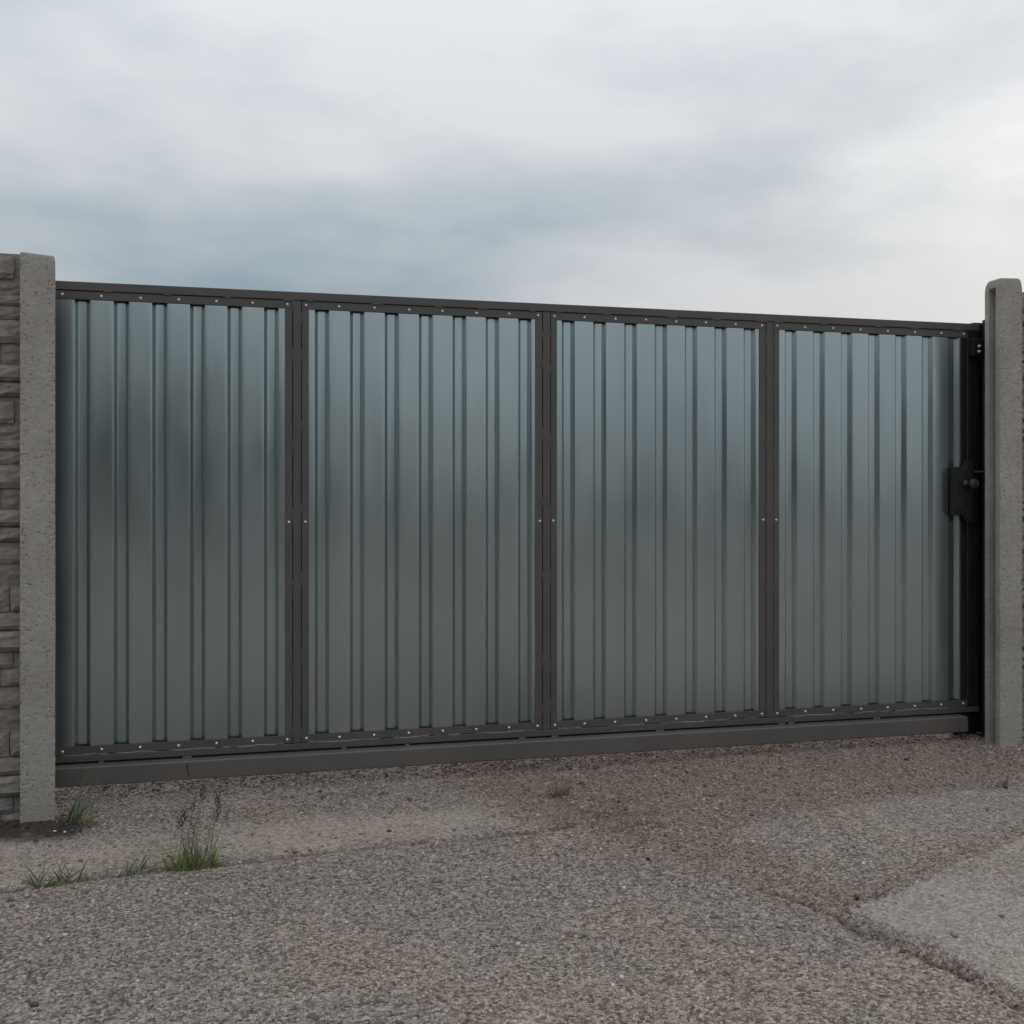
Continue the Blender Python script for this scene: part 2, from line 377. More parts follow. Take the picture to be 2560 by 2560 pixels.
# unseen dark bank added all round, shaped to darken what the sheets mirror
def mat_reflection_bank():
    m, t, b, co = new_mat('reflection_bank_dark')
    t.put(b, 'Base Color', t.mix(t.remap(t.noise(co, 1.4, 6, 0.65), 0.35, 0.65), rgb(0.020, 0.027, 0.026), rgb(0.042, 0.052, 0.048)))
    t.put(b, 'Roughness', 0.95); return m
hv, hf = [], []
nseg, rows_ = 240, ((26.0, 0.0), (27.0, 0.35), (28.0, 0.75), (29.5, 1.0), (33.0, 0.9), (60.0, 0.25), (90.0, -0.1))
for i in range(nseg):
    th = 2 * math.pi * i / nseg                       # 0 = straight ahead of the gate, pi = behind the viewer
    u = (th + math.pi) % (2 * math.pi) - math.pi
    hgt = 2.3 + 0.5 * math.sin(7 * th + 1) + 0.35 * math.sin(17 * th) + 0.3 * math.sin(41 * th + 2)
    hgt -= 1.3 * math.exp(-((th - math.pi + 1.1) / 0.55) ** 2)
    back = (th - math.pi)                              # positive: to the viewer's left-rear
    hgt += 4.6 / (1 + math.exp(-(back + 0.0) / 0.05)) * (1 / (1 + math.exp((back - 1.75) / 0.08)))
    for (rr_, f_) in rows_:
        hv.append((1.0 + rr_ * math.sin(th), -1.0 + rr_ * math.cos(th), f_ * hgt * (1 + 0.06 * random.uniform(-1, 1))))
kr = len(rows_)
for i in range(nseg):
    j = (i + 1) % nseg
    for q in range(kr - 1): hf.append((i * kr + q, j * kr + q, j * kr + q + 1, i * kr + q + 1))
tag(mesh_obj('reflection_bank', hv, hf, mat_reflection_bank(), None, True), 'unseen dark bank added around the yard for the sheet reflections', kind='structure')

# exposed aggregate, half sunk in the surface
ico = []
ph = (1 + 5 ** 0.5) / 2
for s1 in (-1, 1):
    for s2 in (-1, 1): ico += [(0, s1, s2 * ph), (s1, s2 * ph, 0), (s2 * ph, 0, s1)]
ico = np.array(ico) / math.hypot(1, ph)
def hull_faces(P):
    f = []
    for i in range(12):
        for j in range(i + 1, 12):
            for k in range(j + 1, 12):
                if abs(np.linalg.norm(P[i] - P[j]) - 1.0515) < .02 and abs(np.linalg.norm(P[j] - P[k]) - 1.0515) < .02 and abs(np.linalg.norm(P[i] - P[k]) - 1.0515) < .02:
                    nrm = np.cross(P[j] - P[i], P[k] - P[i])
                    f.append((i, j, k) if nrm @ P[i] > 0 else (i, k, j))
    return np.array(f)
icof = hull_faces(ico)
def stones(name, X, Y, Z, R, flat, sink, tones, mat):
    n = len(X)
    ang = RNG.uniform(0, 2 * np.pi, n); ca, sa = np.cos(ang), np.sin(ang)
    jit = RNG.uniform(0.72, 1.25, (n, 12, 1))
    P = ico[None] * jit
    P = P * np.stack([R * RNG.uniform(0.8, 1.5, n), R * RNG.uniform(0.6, 1.0, n), R * flat], -1)[:, None, :]
    x = P[..., 0] * ca[:, None] - P[..., 1] * sa[:, None]; y = P[..., 0] * sa[:, None] + P[..., 1] * ca[:, None]
    Vv = np.stack([x + X[:, None], y + Y[:, None], P[..., 2] + (Z + sink * R * flat)[:, None]], -1).reshape(-1, 3)
    Ff = (icof[None] + (np.arange(n) * 12)[:, None, None]).reshape(-1, 3)
    me = np_mesh(name, Vv, Ff, mat)
    fattr(me, 'tone', np.repeat(tones, 12, axis=0))
    return link(name, me)
N = 62000
sx = RNG.uniform(-1.45, 3.85, N); sy = -2.75 + 2.95 * RNG.random(N) ** 0.9
sh, sg, ss, so, sd, sm, st = ground_fields(sx, sy)
dens = 0.70 + 0.40 * sg - 0.40 * ss - 0.45 * sd + 0.25 * fbm(sx, sy, 0.3, 131)
keep = (RNG.random(N) < dens - 1.6 * st) & (so < 0.4)
sx, sy, sh, sg, ss = sx[keep], sy[keep], sh[keep], sg[keep], ss[keep]
n = len(sx)
R = 0.0026 + 0.0056 * RNG.random(n) ** 2.2
pal = np.array([(0.29, 0.26, 0.235), (0.25, 0.215, 0.19), (0.21, 0.175, 0.155), (0.34, 0.315, 0.29), (0.23, 0.225, 0.21), (0.13, 0.112, 0.10), (0.44, 0.42, 0.39), (0.27, 0.225, 0.20)])
tn = pal[RNG.choice(8, n, p=[.24, .19, .15, .10, .11, .14, .01, .06])] * RNG.uniform(0.95, 1.4, (n, 1)) * np.array([[1.04, 0.975, 0.935]])
R = np.where(ss > 0.25, np.minimum(R, 0.0042), R); tn = np.where((ss > 0.25)[:, None] & (tn.mean(1) < 0.2)[:, None], tn * 1.5, tn)
tn = tn * (1 - sg[:, None] * np.array([[0.08, 0.17, 0.22]]))
tag(stones('exposed_aggregate', sx, sy, sh, R, 0.7, 0.08, tn, M_STONE), 'small stones exposed in the worn concrete surface', 'gravel', kind='stuff')
# loose grit and crumbs of soil
N = 13000
lx = RNG.uniform(-1.45, 3.85, N); ly = RNG.uniform(-2.6, 0.2, N)
lh, lg, ls, lo, ld, lm, lt = ground_fields(lx, ly)
pr = 0.012 + 0.10 * lg + 0.6 * lo + 0.22 * lt + 0.45 * np.exp(-((ly + 0.12) / 0.14) ** 2) * np.clip(0.4 + fbm(lx, ly, 0.3, 141), 0, 1)
k = RNG.random(N) < pr
lx, ly, lh, lo = lx[k], ly[k], lh[k], lo[k]; n = len(lx)
R = 0.003 + 0.008 * RNG.random(n) ** 2.5
tn = pal[RNG.choice(8, n, p=[.12, .12, .15, .08, .08, .32, .05, .08])] * RNG.uniform(0.5, 1.2, (n, 1)); tn = tn * (1 - 0.68 * lo[:, None])
tag(stones('loose_grit', lx, ly, lh, R, 0.7, 0.55, tn, M_STONE), 'loose grit and soil crumbs lying on the concrete', 'grit', kind='stuff')

# ------------------------------------------------------------------ concrete posts (H section, rounded top)
def outline(n_front=46):
    """H section, counter-clockwise from the front-left corner; half width hw, depth 0..dp (front at y=0), g = groove depth"""
    hw, dp, y0, y1, c = 0.0575, 0.100, 0.028, 0.072, 0.003
    def pts(g):
        p = []
        for i in range(n_front + 1): p.append((-hw + c + (2 * hw - 2 * c) * i / n_front, 0.0))
        p += [(hw - c * .3, c * .3), (hw, c)] + [(hw, c + (y0 - c) * i / 6) for i in range(1, 7)]
        p += [(hw - g * i / 6, y0 + 0.004 * i / 6) for i in range(1, 7)]
        p += [(hw - g, y0 + 0.004 + (y1 - y0 - 0.008) * i / 6) for i in range(1, 7)]
        p += [(hw - g + g * i / 6, y1 - 0.004 + 0.004 * i / 6) for i in range(1, 7)]
        p += [(hw, y1 + (dp - c - y1) * i / 5) for i in range(1, 6)] + [(hw - c * .3, dp - c * .3)]
        p += [(hw - c - (2 * hw - 2 * c) * i / 8, dp) for i in range(9)]
        p += [(-hw + c * .3, dp - c * .3)] + [(-hw, dp - c - (dp - c - y1) * i / 5) for i in range(6)]
        p += [(-hw + g * i / 6, y1 - 0.004 * i / 6) for i in range(1, 7)]
        p += [(-hw + g, y1 - 0.004 - (y1 - y0 - 0.008) * i / 6) for i in range(1, 7)]
        p += [(-hw + g - g * i / 6, y0 + 0.004 - 0.004 * i / 6) for i in range(1, 7)]
        p += [(-hw, y0 - (y0 - c) * i / 6) for i in range(1, 7)] + [(-hw + c * .3, c * .3)]
        return np.array(p)
    return pts
def make_post(name, x0, yf, zb, zt, seed, label, rl, rr, rb, tilt, plain_right=False):
    pts = outline()
    r = np.random.default_rng(seed)
    zs = np.concatenate([np.arange(zb - 0.15, zt - 0.05, 0.0035), zt - 0.05 + 0.05 * np.sin(np.linspace(0, np.pi / 2, 16))])
    rings = []
    for z in zs:
        g = 0.032 * float(1 - sstep(zt - 0.055, zt - 0.035, np.array(z)))
        P = pts(g).copy()
        if plain_right:
            mk = P[:, 0] > 0.02; P[mk, 0] = np.where((P[mk, 1] > 0.002) & (P[mk, 1] < 0.098), 0.0575, P[mk, 0]) ; P[mk, 0] -= 0.24 * np.clip(P[mk, 1] - 0.002, 0, 1)
        u = max(0.0, (z - (zt - 0.05)) / 0.05)
        ins = 1 - math.sqrt(max(0.0, 1 - u ** 2))
        # rounded shoulders: radii rl, rr on the sides, rb at the back, little at the front
        P[:, 0] *= np.where(P[:, 0] < 0, (0.0575 - rl * ins) / 0.0575, (0.0575 - rr * ins) / 0.0575)
        P[:, 1] = 0.05 + (P[:, 1] - 0.05) * np.where(P[:, 1] > 0.05, (0.05 - rb * ins) / 0.05, (0.05 - 0.005 * ins) / 0.05)
        rings.append(np.column_stack([P, z - tilt * max(0.0, min(1.0, (z - zt + 0.2) / 0.2)) * (P[:, 0] + 0.0575) / 0.115]))
    A = np.array(rings)                                     # (nz, np, 3)
    # uneven casting: waves, pits and small blow-holes on all faces, pushed towards the section's middle
    ss_ = np.linspace(0, 0.75, A.shape[1])[None, :].repeat(A.shape[0], 0); zz = A[..., 2]
    d = 0.0008 * fbm(ss_, zz, 0.10, seed) + 0.0007 * fbm(ss_, zz * 1.7, 0.016, seed + 9, 3)
    nf = 47
    fx = A[:, :nf, 0]; fz = A[:, :nf, 2]
    dep = np.zeros_like(fx)
    for _ in range(620):
        cz = r.uniform(zb, zt - 0.02); cx = r.uniform(-0.056, 0.056); 
        if r.random() < 0.5: cx = (0.03 + 0.026 * r.random()) * (1 if r.random() < 0.6 else -1)
        rx = r.uniform(0.0010, 0.0030) * (1.8 if r.random() < 0.4 else 1); rz = r.uniform(0.0012, 0.0028)
        i0 = np.searchsorted(zs, cz - 3 * rz); i1 = np.searchsorted(zs, cz + 3 * rz)
        if i1 <= i0: continue
        q = ((fx[i0:i1] - cx) / rx) ** 2 + ((fz[i0:i1] - cz) / rz) ** 2
        dep[i0:i1] = np.maximum(dep[i0:i1], r.uniform(0.0018, 0.0055) * np.exp(-q * q))
    # ragged arrises
    edge = np.exp(-((0.0545 - np.abs(fx)) / 0.003) ** 2)
    rag = np.clip(fbm(fz, fz * 0 + seed + (fx > 0) * 7, 0.02, seed + 3, 3), 0, 1)
    dep += edge * rag * 0.005
    A[:, :nf, 1] += dep + d[:, :nf]
    A[:, nf:, 0] -= np.sign(A[:, nf:, 0]) * d[:, nf:]
    npnt = A.shape[1]; nz = A.shape[0]
    V = A.reshape(-1, 3) - np.array([0, 0, zb])
    idx = np.arange(nz * npnt).reshape(nz, npnt)
    nxt = np.roll(idx, -1, axis=1)
    Fq = np.stack([idx[:-1], nxt[:-1], nxt[1:], idx[1:]], -1).reshape(-1, 4)
    V = np.vstack([V, [[0, 0.05, zt - zb + 0.001 - tilt / 2]]])
    top = idx[-1]; c = len(V) - 1
    Ft = np.array([(top[i], top[(i + 1) % npnt], c, c) for i in range(0)], int).reshape(-1, 4)
    me = np_mesh(name, V, Fq, M_POST, True)
    o = link(name, me, None, (x0, yf, zb))
    # closed top
    import bmesh
    bm = bmesh.new(); bm.from_mesh(me); bm.verts.ensure_lookup_table()
    for i in range(npnt):
        f = bm.faces.new((bm.verts[int(top[i])], bm.verts[int(top[(i + 1) % npnt])], bm.verts[c])); f.smooth = True
    bm.to_mesh(me); bm.free()
    me.set_sharp_from_angle(angle=math.radians(38))
    tag(o, label, 'fence post', 'concrete fence posts beside the gate')
    return o
make_post('concrete_fence_post', -0.7690, -0.22, 0.0, 2.000, 5, 'pitted grey concrete post at the left end of the gate', 0.002, 0.006, 0.01, 0.010, True)
make_post('concrete_fence_post', 3.2085, -0.22, 0.055, 2.112, 6, 'grooved concrete post with rounded top at the right end of the gate', 0.006, 0.020, 0.030, -0.004)

# ------------------------------------------------------------------ stone-relief concrete fence panels, each a slab with stones
def stone_layout(seed, W=1.96, Hh=0.503):
    r = np.random.default_rng(seed); out = []; z = 0.004
    while z < Hh - 0.02:
        h = r.uniform(0.048, 0.092)
        if Hh - z - h < 0.03: h = Hh - 0.004 - z
        x = -W / 2 + 0.002
        while x < W / 2 - 0.005:
            l = r.uniform(0.06, 0.24)
            if W / 2 - x - l < 0.05: l = W / 2 - 0.002 - x
            if h > 0.062 and r.random() < 0.35:
                hh = h * r.uniform(0.4, 0.6)
                out.append((x, z, l, hh, r.uniform(0.004, 0.026))); out.append((x, z + hh, l, h - hh, r.uniform(0.004, 0.026)))
            else: out.append((x, z, l, h, r.choice([0.004, 0.016, 0.022, 0.028]) + r.uniform(-.003, .004)))
            x += l
        z += h
    return out, r
def stone_mesh(l, h, d, r):
    nxx, nzz = max(3, min(7, int(l / 0.03))), 4
    g = 0.0022
    P = []
    for i in range(nxx + 1):
        for j in range(nzz + 1):
            u = i / nxx; v = j / nzz
            e = min(u, 1 - u) * l; f = min(v, 1 - v) * h
            ed = min(e, f)
            y = -d * (0.55 if ed < 1e-6 else 1.0) + (r.uniform(-0.0035, 0.0035) if ed > 1e-6 else r.uniform(0, 0.004))
            P.append((g + u * (l - 2 * g) + (r.uniform(-.002, .002) if 0 < i < nxx else r.uniform(-.001, .002)), y, g + v * (h - 2 * g) + r.uniform(-.0018, .0018)))
    F = []
    id_ = lambda i, j: i * (nzz + 1) + j
    for i in range(nxx):
        for j in range(nzz): F.append((id_(i, j), id_(i + 1, j), id_(i + 1, j + 1), id_(i, j + 1)))
    ring = [id_(i, 0) for i in range(nxx + 1)] + [id_(nxx, j) for j in range(1, nzz + 1)] + [id_(i, nzz) for i in range(nxx - 1, -1, -1)] + [id_(0, j) for j in range(nzz - 1, 0, -1)]
    b = len(P)
    for q in ring: P.append((P[q][0], 0.004, P[q][2]))
    m = len(ring)
    for q in range(m): F.append((ring[(q + 1) % m], ring[q], b + q, b + (q + 1) % m))
    return P, F
FENCE_Y = -0.158
def make_panel(fence, x, z, seed):
    W = 1.96
    P = fence.location
    o = box('panel', x - W / 2, x + W / 2, FENCE_Y, -0.128, z, z + 0.5108, M_PANEL, fence, 0.003)
    lay, r = stone_layout(seed)
    for (sx_, sz_, l, h, d) in lay:
        Pv, F = stone_mesh(l, h, d, r)
        mesh_obj('stone', Pv, F, M_PANEL, o, False, (x + sx_ - P.x, FENCE_Y - P.y, z + sz_ - P.z))
    return o
def copy_panel(o, fence, dx, dz):
    c = o.copy(); COL.objects.link(c); c.parent = fence; c.location = o.location + Vector((dx, 0, dz))
    for ch in o.children:
        k = ch.copy(); COL.objects.link(k); k.parent = c
XL = -0.769 - 0.0575 + 0.028 - 0.98
fl = tag(empty('concrete_fence', (XL, FENCE_Y, 0.0)), 'grey-brown stone-relief concrete fence at the left edge', 'fence')
pA = make_panel(fl, XL, 1.494, 3); pB = make_panel(fl, XL, 0.472, 8)
copy_panel(pA, fl, 0, -0.511); copy_panel(pB, fl, 0, -0.511)
XR = 3.2085 + 0.0575 - 0.028 + 0.98
fr = tag(empty('concrete_fence', (XR, FENCE_Y, 0.0)), 'sliver of concrete fence right of the grooved post', 'fence')
for i, src in enumerate((pA, pB, pA, pB)):
    copy_panel(src, fr, 0, 2.070 - 0.511 * (i + 1) - (1.494 if src is pA else 0.472))

# ------------------------------------------------------------------ sliding gate
gate = empty('sliding_gate', (1.14, 0.0, 0.0775))
tag(gate, 'dark steel sliding gate with four bays of blue-grey corrugated sheet', 'gate')
GP = gate.location
ZT, ZF, ZS = 1.947, 1.9145, 1.8815            # top of rail, seam, top of visible sheet
ZB0, ZB1, ZB2 = 0.156, 0.181, 0.214           # underside of frame, seam, bottom of visible sheet
DIV = [(0.0805, 0.1725), (1.0920, 1.1849), (2.1050, 2.1990)]
XG0, XG1 = -0.932, 3.212
BAYS = [(-0.840, 0.0805), (0.1725, 1.0920), (1.1849, 2.1050), (2.1990, 3.1205)]
FIRST = [-0.6867 - 0.1375, 0.1949, 1.2067, 2.2290]
NV = [7, 7, 7, 7]
TUBE_F, FLAN_F = -0.0075, -0.0040
# corrugated sheets
def arc_profile(pts, rad=0.0030, k=5):
    out = [pts[0]]
    for p, q, s_ in zip(pts[:-2], pts[1:-1], pts[2:]):
        p, q, s_ = Vector(p), Vector(q), Vector(s_)
        a = (p - q).normalized(); b = (s_ - q).normalized()
        ang = a.angle(b); tl = min(rad / math.tan(ang / 2), (p - q).length * .45, (s_ - q).length * .45)
        P0 = q + a * tl; P1 = q + b * tl
        for i in range(k + 1):
            u = i / k
            out.append(tuple((1 - u) ** 2 * P0 + 2 * u * (1 - u) * q + u * u * P1))
    out.append(pts[-1]); return out
for bi, ((b0, b1), f0) in enumerate(zip(BAYS, FIRST)):
    x0, x1 = b0 - 0.024, b1 + 0.024
    raw = [(x0, 0.0)]
    for i in range(NV[bi]):
        xa = f0 + 0.1375 * i
        for dx, y in ((0.0, 0.0), (0.0135, 0.018), (0.0425, 0.018), (0.0565, 0.0)):
            if x0 + 0.004 < xa + dx < x1 - 0.004: raw.append((xa + dx, y))
    # a last, partly covered valley ends the sheet where the flange hides it
    raw.append((x1, 0.0 if raw[-1][1] == 0.0 else raw[-1][1]))
    prof = np.array(arc_profile(raw))
    # intermediate points on the flats let the sheet wander a little
    dense = [prof[0]]
    for p, q in zip(prof[:-1], prof[1:]):
        L = np.linalg.norm(q - p); k = max(1, int(L / 0.012))
        for i in range(1, k + 1): dense.append(p + (q - p) * i / k)
    prof = np.array(dense)
    zs = np.linspace(0.188, 1.906, 60)
    PX = prof[:, 0][None].repeat(len(zs), 0); PY = prof[:, 1][None].repeat(len(zs), 0); PZ = zs[:, None].repeat(prof.shape[0], 1)
    edgef = np.sin(np.pi * (PZ - 0.188) / (1.906 - 0.188))
    PY = PY + edgef * (0.0009 * fbm(PX, PZ, 0.45, 200 + bi, 3) + 0.0005 * vnoise(PX, PZ * 0.25, 0.07, 230 + bi)) + 0.0002
    V = np.stack([PX, PY, PZ], -1).reshape(-1, 3) - np.array(GP)
    nz, npnt = PX.shape
    idx = np.arange(nz * npnt).reshape(nz, npnt)
    Fq = np.stack([idx[:-1, :-1], idx[:-1, 1:], idx[1:, 1:], idx[1:, :-1]], -1).reshape(-1, 4)
    o = link('corrugated_sheet', np_mesh('corrugated_sheet', V, Fq, M_SHEET, True), gate)
    md = o.modifiers.new('gauge', 'SOLIDIFY'); md.thickness = 0.0007; md.offset = -1
# frame tubes
box('top_rail', XG0, XG1, TUBE_F, 0.032, ZF, ZT, M_FRAME, gate, 0.0025)
box('bottom_rail', XG0, XG1, TUBE_F, 0.032, ZB0, ZB1, M_FRAME, gate, 0.0025)
for (d0, d1) in DIV:
    m0 = d0 + 0.0315; m1 = d1 - 0.0295
    box('divider_tube', m0, m1, TUBE_F + 0.0015, 0.032, ZB1 + 0.0012, ZF - 0.0012, M_FRAME, gate, 0.002)
box('stile', XG0, XG0 + 0.04, TUBE_F + 0.001, 0.032, ZB1 + 0.001, ZF - 0.001, M_FRAME, gate, 0.002)
tag(box('stile', 3.153, XG1 - 0.001, TUBE_F + 0.001, 0.032, ZB1 + 0.001, ZF - 0.001, M_BLACK, gate, 0.002), 'end stile coloured black for the shade at the gate end')  # shade over the gate end is put into this colour
# flanges: angle iron lying over the sheet edges, with a hair gap to the tubes
GAP = 0.0026
dg = [(XG0 + 0.04, BAYS[0][0])]
for (b0, b1), left, right in zip(BAYS, [XG0 + 0.04 + GAP] + [d[1] - 0.0295 + GAP for d in DIV], [d[0] + 0.0315 - GAP for d in DIV] + [3.153 - GAP]):
    last = b1 > 3
    box('flange', left, right, FLAN_F, -0.0008, ZS, ZF - GAP, M_FRAME, gate, 0.0008)
    box('flange', left, right, FLAN_F, -0.0008, ZB1 + GAP, ZB2, M_FRAME, gate, 0.0008)
    box('flange', left, b0, FLAN_F, -0.0008, ZB2 + 0.0002, ZS - 0.0002, M_FRAME, gate, 0.0008)
    o = box('flange', b1, right, FLAN_F, -0.0008, ZB2 + 0.0002, ZS - 0.0002, M_BLACK if last else M_FRAME, gate, 0.0008)  # last flange takes the same painted-in shade
for (d0, d1) in DIV:
    box('angle_leg', d0 + 0.0262, d0 + 0.0286, -0.0006, 0.030, ZB1 + 0.008, ZF - 0.009, M_FRAME, gate, 0)
    box('angle_leg', d1 - 0.0266, d1 - 0.0246, -0.0006, 0.030, ZB1 + 0.008, ZF - 0.009, M_FRAME, gate, 0)
for (d0, d1) in DIV:  # black strips added so no light shows through the seams
    box('backing_strip', d0 + 0.0287, d0 + 0.0314, 0.022, 0.030, ZB1 + 0.001, ZF - 0.001, M_BLACK, gate, 0)
    box('backing_strip', d1 - 0.0294, d1 - 0.0267, 0.022, 0.030, ZB1 + 0.001, ZF - 0.001, M_BLACK, gate, 0)
box('backing_strip', XG0 + 0.041, 3.152, 0.022, 0.030, ZF - GAP - 0.0002, ZF - 0.0002, M_BLACK, gate, 0)
box('backing_strip', XG0 + 0.041, 3.152, 0.022, 0.030, ZB1 + 0.0002, ZB1 + GAP + 0.0002, M_BLACK, gate, 0)
box('angle_leg', XG0 + 0.041, 3.152, -0.0006, 0.030, 1.9078, ZF - GAP - 0.0003, M_FRAME, gate, 0)
box('angle_leg', XG0 + 0.041, 3.152, -0.0006, 0.030, ZB1 + GAP + 0.0003, 0.1868, M_FRAME, gate, 0)
# stitch welds over the hair gaps
def bead_mesh(name, L, wd, hgt, seed):
    r = random.Random(seed); P = []; F = []; n_ = 9
    for i in range(n_):
        u = i / (n_ - 1); e = math.sin(math.pi * min(1, max(0, u))) ** 0.4 if 0 < u < 1 else 0.05
        for j in range(5):
            a = math.pi * j / 4
            P.append(((u - .5) * L, -math.sin(a) * hgt * e * r.uniform(.8, 1.2), math.cos(a) * wd * e * r.uniform(.85, 1.15)))
    for i in range(n_ - 1):
        for j in range(4): F.append((i * 5 + j, (i + 1) * 5 + j, (i + 1) * 5 + j + 1, i * 5 + j + 1))
    me = bpy.data.meshes.new(name); me.from_pydata(P, [], F); me.materials.append(M_FRAME)
    me.polygons.foreach_set('use_smooth', [True] * len(F)); me.update(); return me
beads = [bead_mesh('weld_bead', 0.042, 0.0034, 0.0042, i) for i in range(4)]
for (b0, b1) in BAYS:
    for f in (0.03, 0.27, 0.53, 0.77, 0.98):
        for zz in (ZF - GAP / 2, ZB1 + GAP / 2):
            o = link('weld_bead', random.choice(beads), gate, Vector((b0 + (b1 - b0) * (f + random.uniform(-.04, .04)), FLAN_F - 0.0004, zz)) - GP)
            o.scale.x = random.uniform(.6, 1.5)
for (d0, d1) in DIV:
    for xx in (d0 + 0.0315 - GAP / 2, d1 - 0.0295 + GAP / 2):
        for f in (0.02, 0.13, 0.30, 0.48, 0.66, 0.84, 0.98):
            zz = ZS - (ZS - ZB2) * (f + random.uniform(-.03, .03))
            o = link('weld_bead', random.choice(beads), gate, Vector((xx, FLAN_F - 0.0004, zz)) - GP)
            o.rotation_euler.y = math.pi / 2; o.scale.x = random.uniform(.7, 1.6)
# pale sealant smeared along the lower seam, broken into runs
M_SEAL = mat_simple('grey_sealant', (0.30, 0.295, 0.285), 0.6, 0.0, 0.25)
for (b0, b1), runs in zip(BAYS, (((0.12, 0.3), (0.33, 0.49), (0.53, 0.72), (0.74, 0.99)), ((0.0, 0.3), (0.36, 0.52), (0.6, 0.66), (0.75, 0.97)), ((0.0, 0.12), (0.3, 0.42), (0.5, 0.85)), ((0.04, 0.36), (0.4, 0.6), (0.62, 0.96)))):
    for (u0, u1) in runs:
        P, F = [], []; n_ = 26
        for i in range(n_):
            u = i / (n_ - 1); x = b0 + (b1 - b0) * (u0 + (u1 - u0) * u) - GP.x
            wob = 0.0012 * math.sin(9 * u + b0 * 5) + 0.0006 * random.uniform(-1, 1); rad = 0.0014 * (0.35 + 0.65 * math.sin(math.pi * u) ** 0.5) * random.uniform(.7, 1.2)
            up_ = 0.006 * max(0, 1 - u / 0.12) ** 2 if u0 == 0.0 else 0.0
            for q in range(5):
                a = math.pi * q / 4
                P.append((x, FLAN_F - 0.0008 - rad * 1.2 * math.sin(a), ZB1 + GAP * 0.7 + wob + up_ + rad * math.cos(a) - GP.z))
        for i in range(n_ - 1):
            for q in range(4): F.append((i * 5 + q, i * 5 + 5 + q, i * 5 + 6 + q, i * 5 + 1 + q))
        mesh_obj('sealant_bead', P, F, M_SEAL, gate, True)
# rivets
def rivet_mesh():
    P = [(0, -0.0042, 0)]; F = []
    rings = ((0.0023, -0.0036), (0.0038, -0.0025), (0.0047, -0.001), (0.0053, 0.0))
    for r_, y in rings: P += [(r_ * math.cos(2 * math.pi * i / 10), y, r_ * math.sin(2 * math.pi * i / 10)) for i in range(10)]
    for i in range(10): F.append((0, 1 + (i + 1) % 10, 1 + i))
    for q in range(3):
        for i in range(10): F.append((1 + q * 10 + i, 1 + q * 10 + (i + 1) % 10, 11 + q * 10 + (i + 1) % 10, 11 + q * 10 + i))
    me = bpy.data.meshes.new('rivet'); me.from_pydata(P, [], F); me.materials.append(M_RIVET)
    me.polygons.foreach_set('use_smooth', [True] * len(F)); me.update(); return me
RV = rivet_mesh()
def rivet(x, z):
    link('rivet', RV, gate, Vector((x + random.uniform(-.002, .002), FLAN_F, z + random.uniform(-.0012, .0012))) - GP)
for bi, ((b0, b1), f0) in enumerate(zip(BAYS, FIRST)):
    xs_ = [f0 - 0.0405 + 0.1375 * i for i in range(NV[bi])]
    xs_ = [x for x in xs_ if b0 + 0.03 < x < b1 - 0.03] + [b0 - 0.010, b1 + 0.010]
    for x in xs_:
        rivet(x, 0.5 * (ZF + ZS) - 0.001); rivet(x, 0.5 * (ZB1 + ZB2) + 0.001)
for (d0, d1) in DIV:
    rivet(d0 + 0.017, 1.047); rivet(d1 - 0.015, 1.047)
# running beam under the frame with spacer pads
beam = box('running_beam', -1.35, 3.118, -0.055, 0.016, 0.0775, 0.1486, M_BEAM, gate, 0.006, 3)
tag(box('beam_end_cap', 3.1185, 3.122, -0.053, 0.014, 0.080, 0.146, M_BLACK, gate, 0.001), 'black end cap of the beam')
box('gap_strip', -1.3, 3.205, 0.0105, 0.0155, 0.1484, 0.1566, M_BLACK, gate, 0)  # added black strip, stops light showing between frame and beam
for x in (-0.60, -0.30, 0.30, 0.55, 1.02, 1.16, 1.62, 2.19, 2.24, 2.66):
    wpad = random.choice((0.018, 0.034, 0.03))
    box('spacer_pad', x, x + wpad, -0.012, 0.01, 0.1484, 0.1562, M_BEAM, gate, 0.001)
def stroke(P, F, pts, wd):
    for (x0, z0), (x1, z1) in zip(pts[:-1], pts[1:]):
        dx, dz = x1 - x0, z1 - z0; L = math.hypot(dx, dz); nx_, nz_ = -dz / L * wd, dx / L * wd; b = len(P)
        for y in (-0.0554, -0.0545):
            P += [(x0 + nx_ - GP.x, y, z0 + nz_ - GP.z), (x0 - nx_ - GP.x, y, z0 - nz_ - GP.z), (x1 - nx_ - GP.x, y, z1 - nz_ - GP.z), (x1 + nx_ - GP.x, y, z1 + nz_ - GP.z)]
        F += [(b, b + 1, b + 2, b + 3), (b, b + 3, b + 7, b + 4), (b + 1, b + 5, b + 6, b + 2), (b, b + 4, b + 5, b + 1), (b + 3, b + 2, b + 6, b + 7)]
P, F = [], []
stroke(P, F, [(-0.277, 0.137), (-0.283, 0.128), (-0.276, 0.122), (-0.282, 0.113), (-0.274, 0.107), (-0.277, 0.098), (-0.270, 0.093)], 0.0013)
stroke(P, F, [(-0.283, 0.128), (-0.275, 0.131)], 0.0009)
mesh_obj('paint_scrape', P, F, M_HOLE, gate)
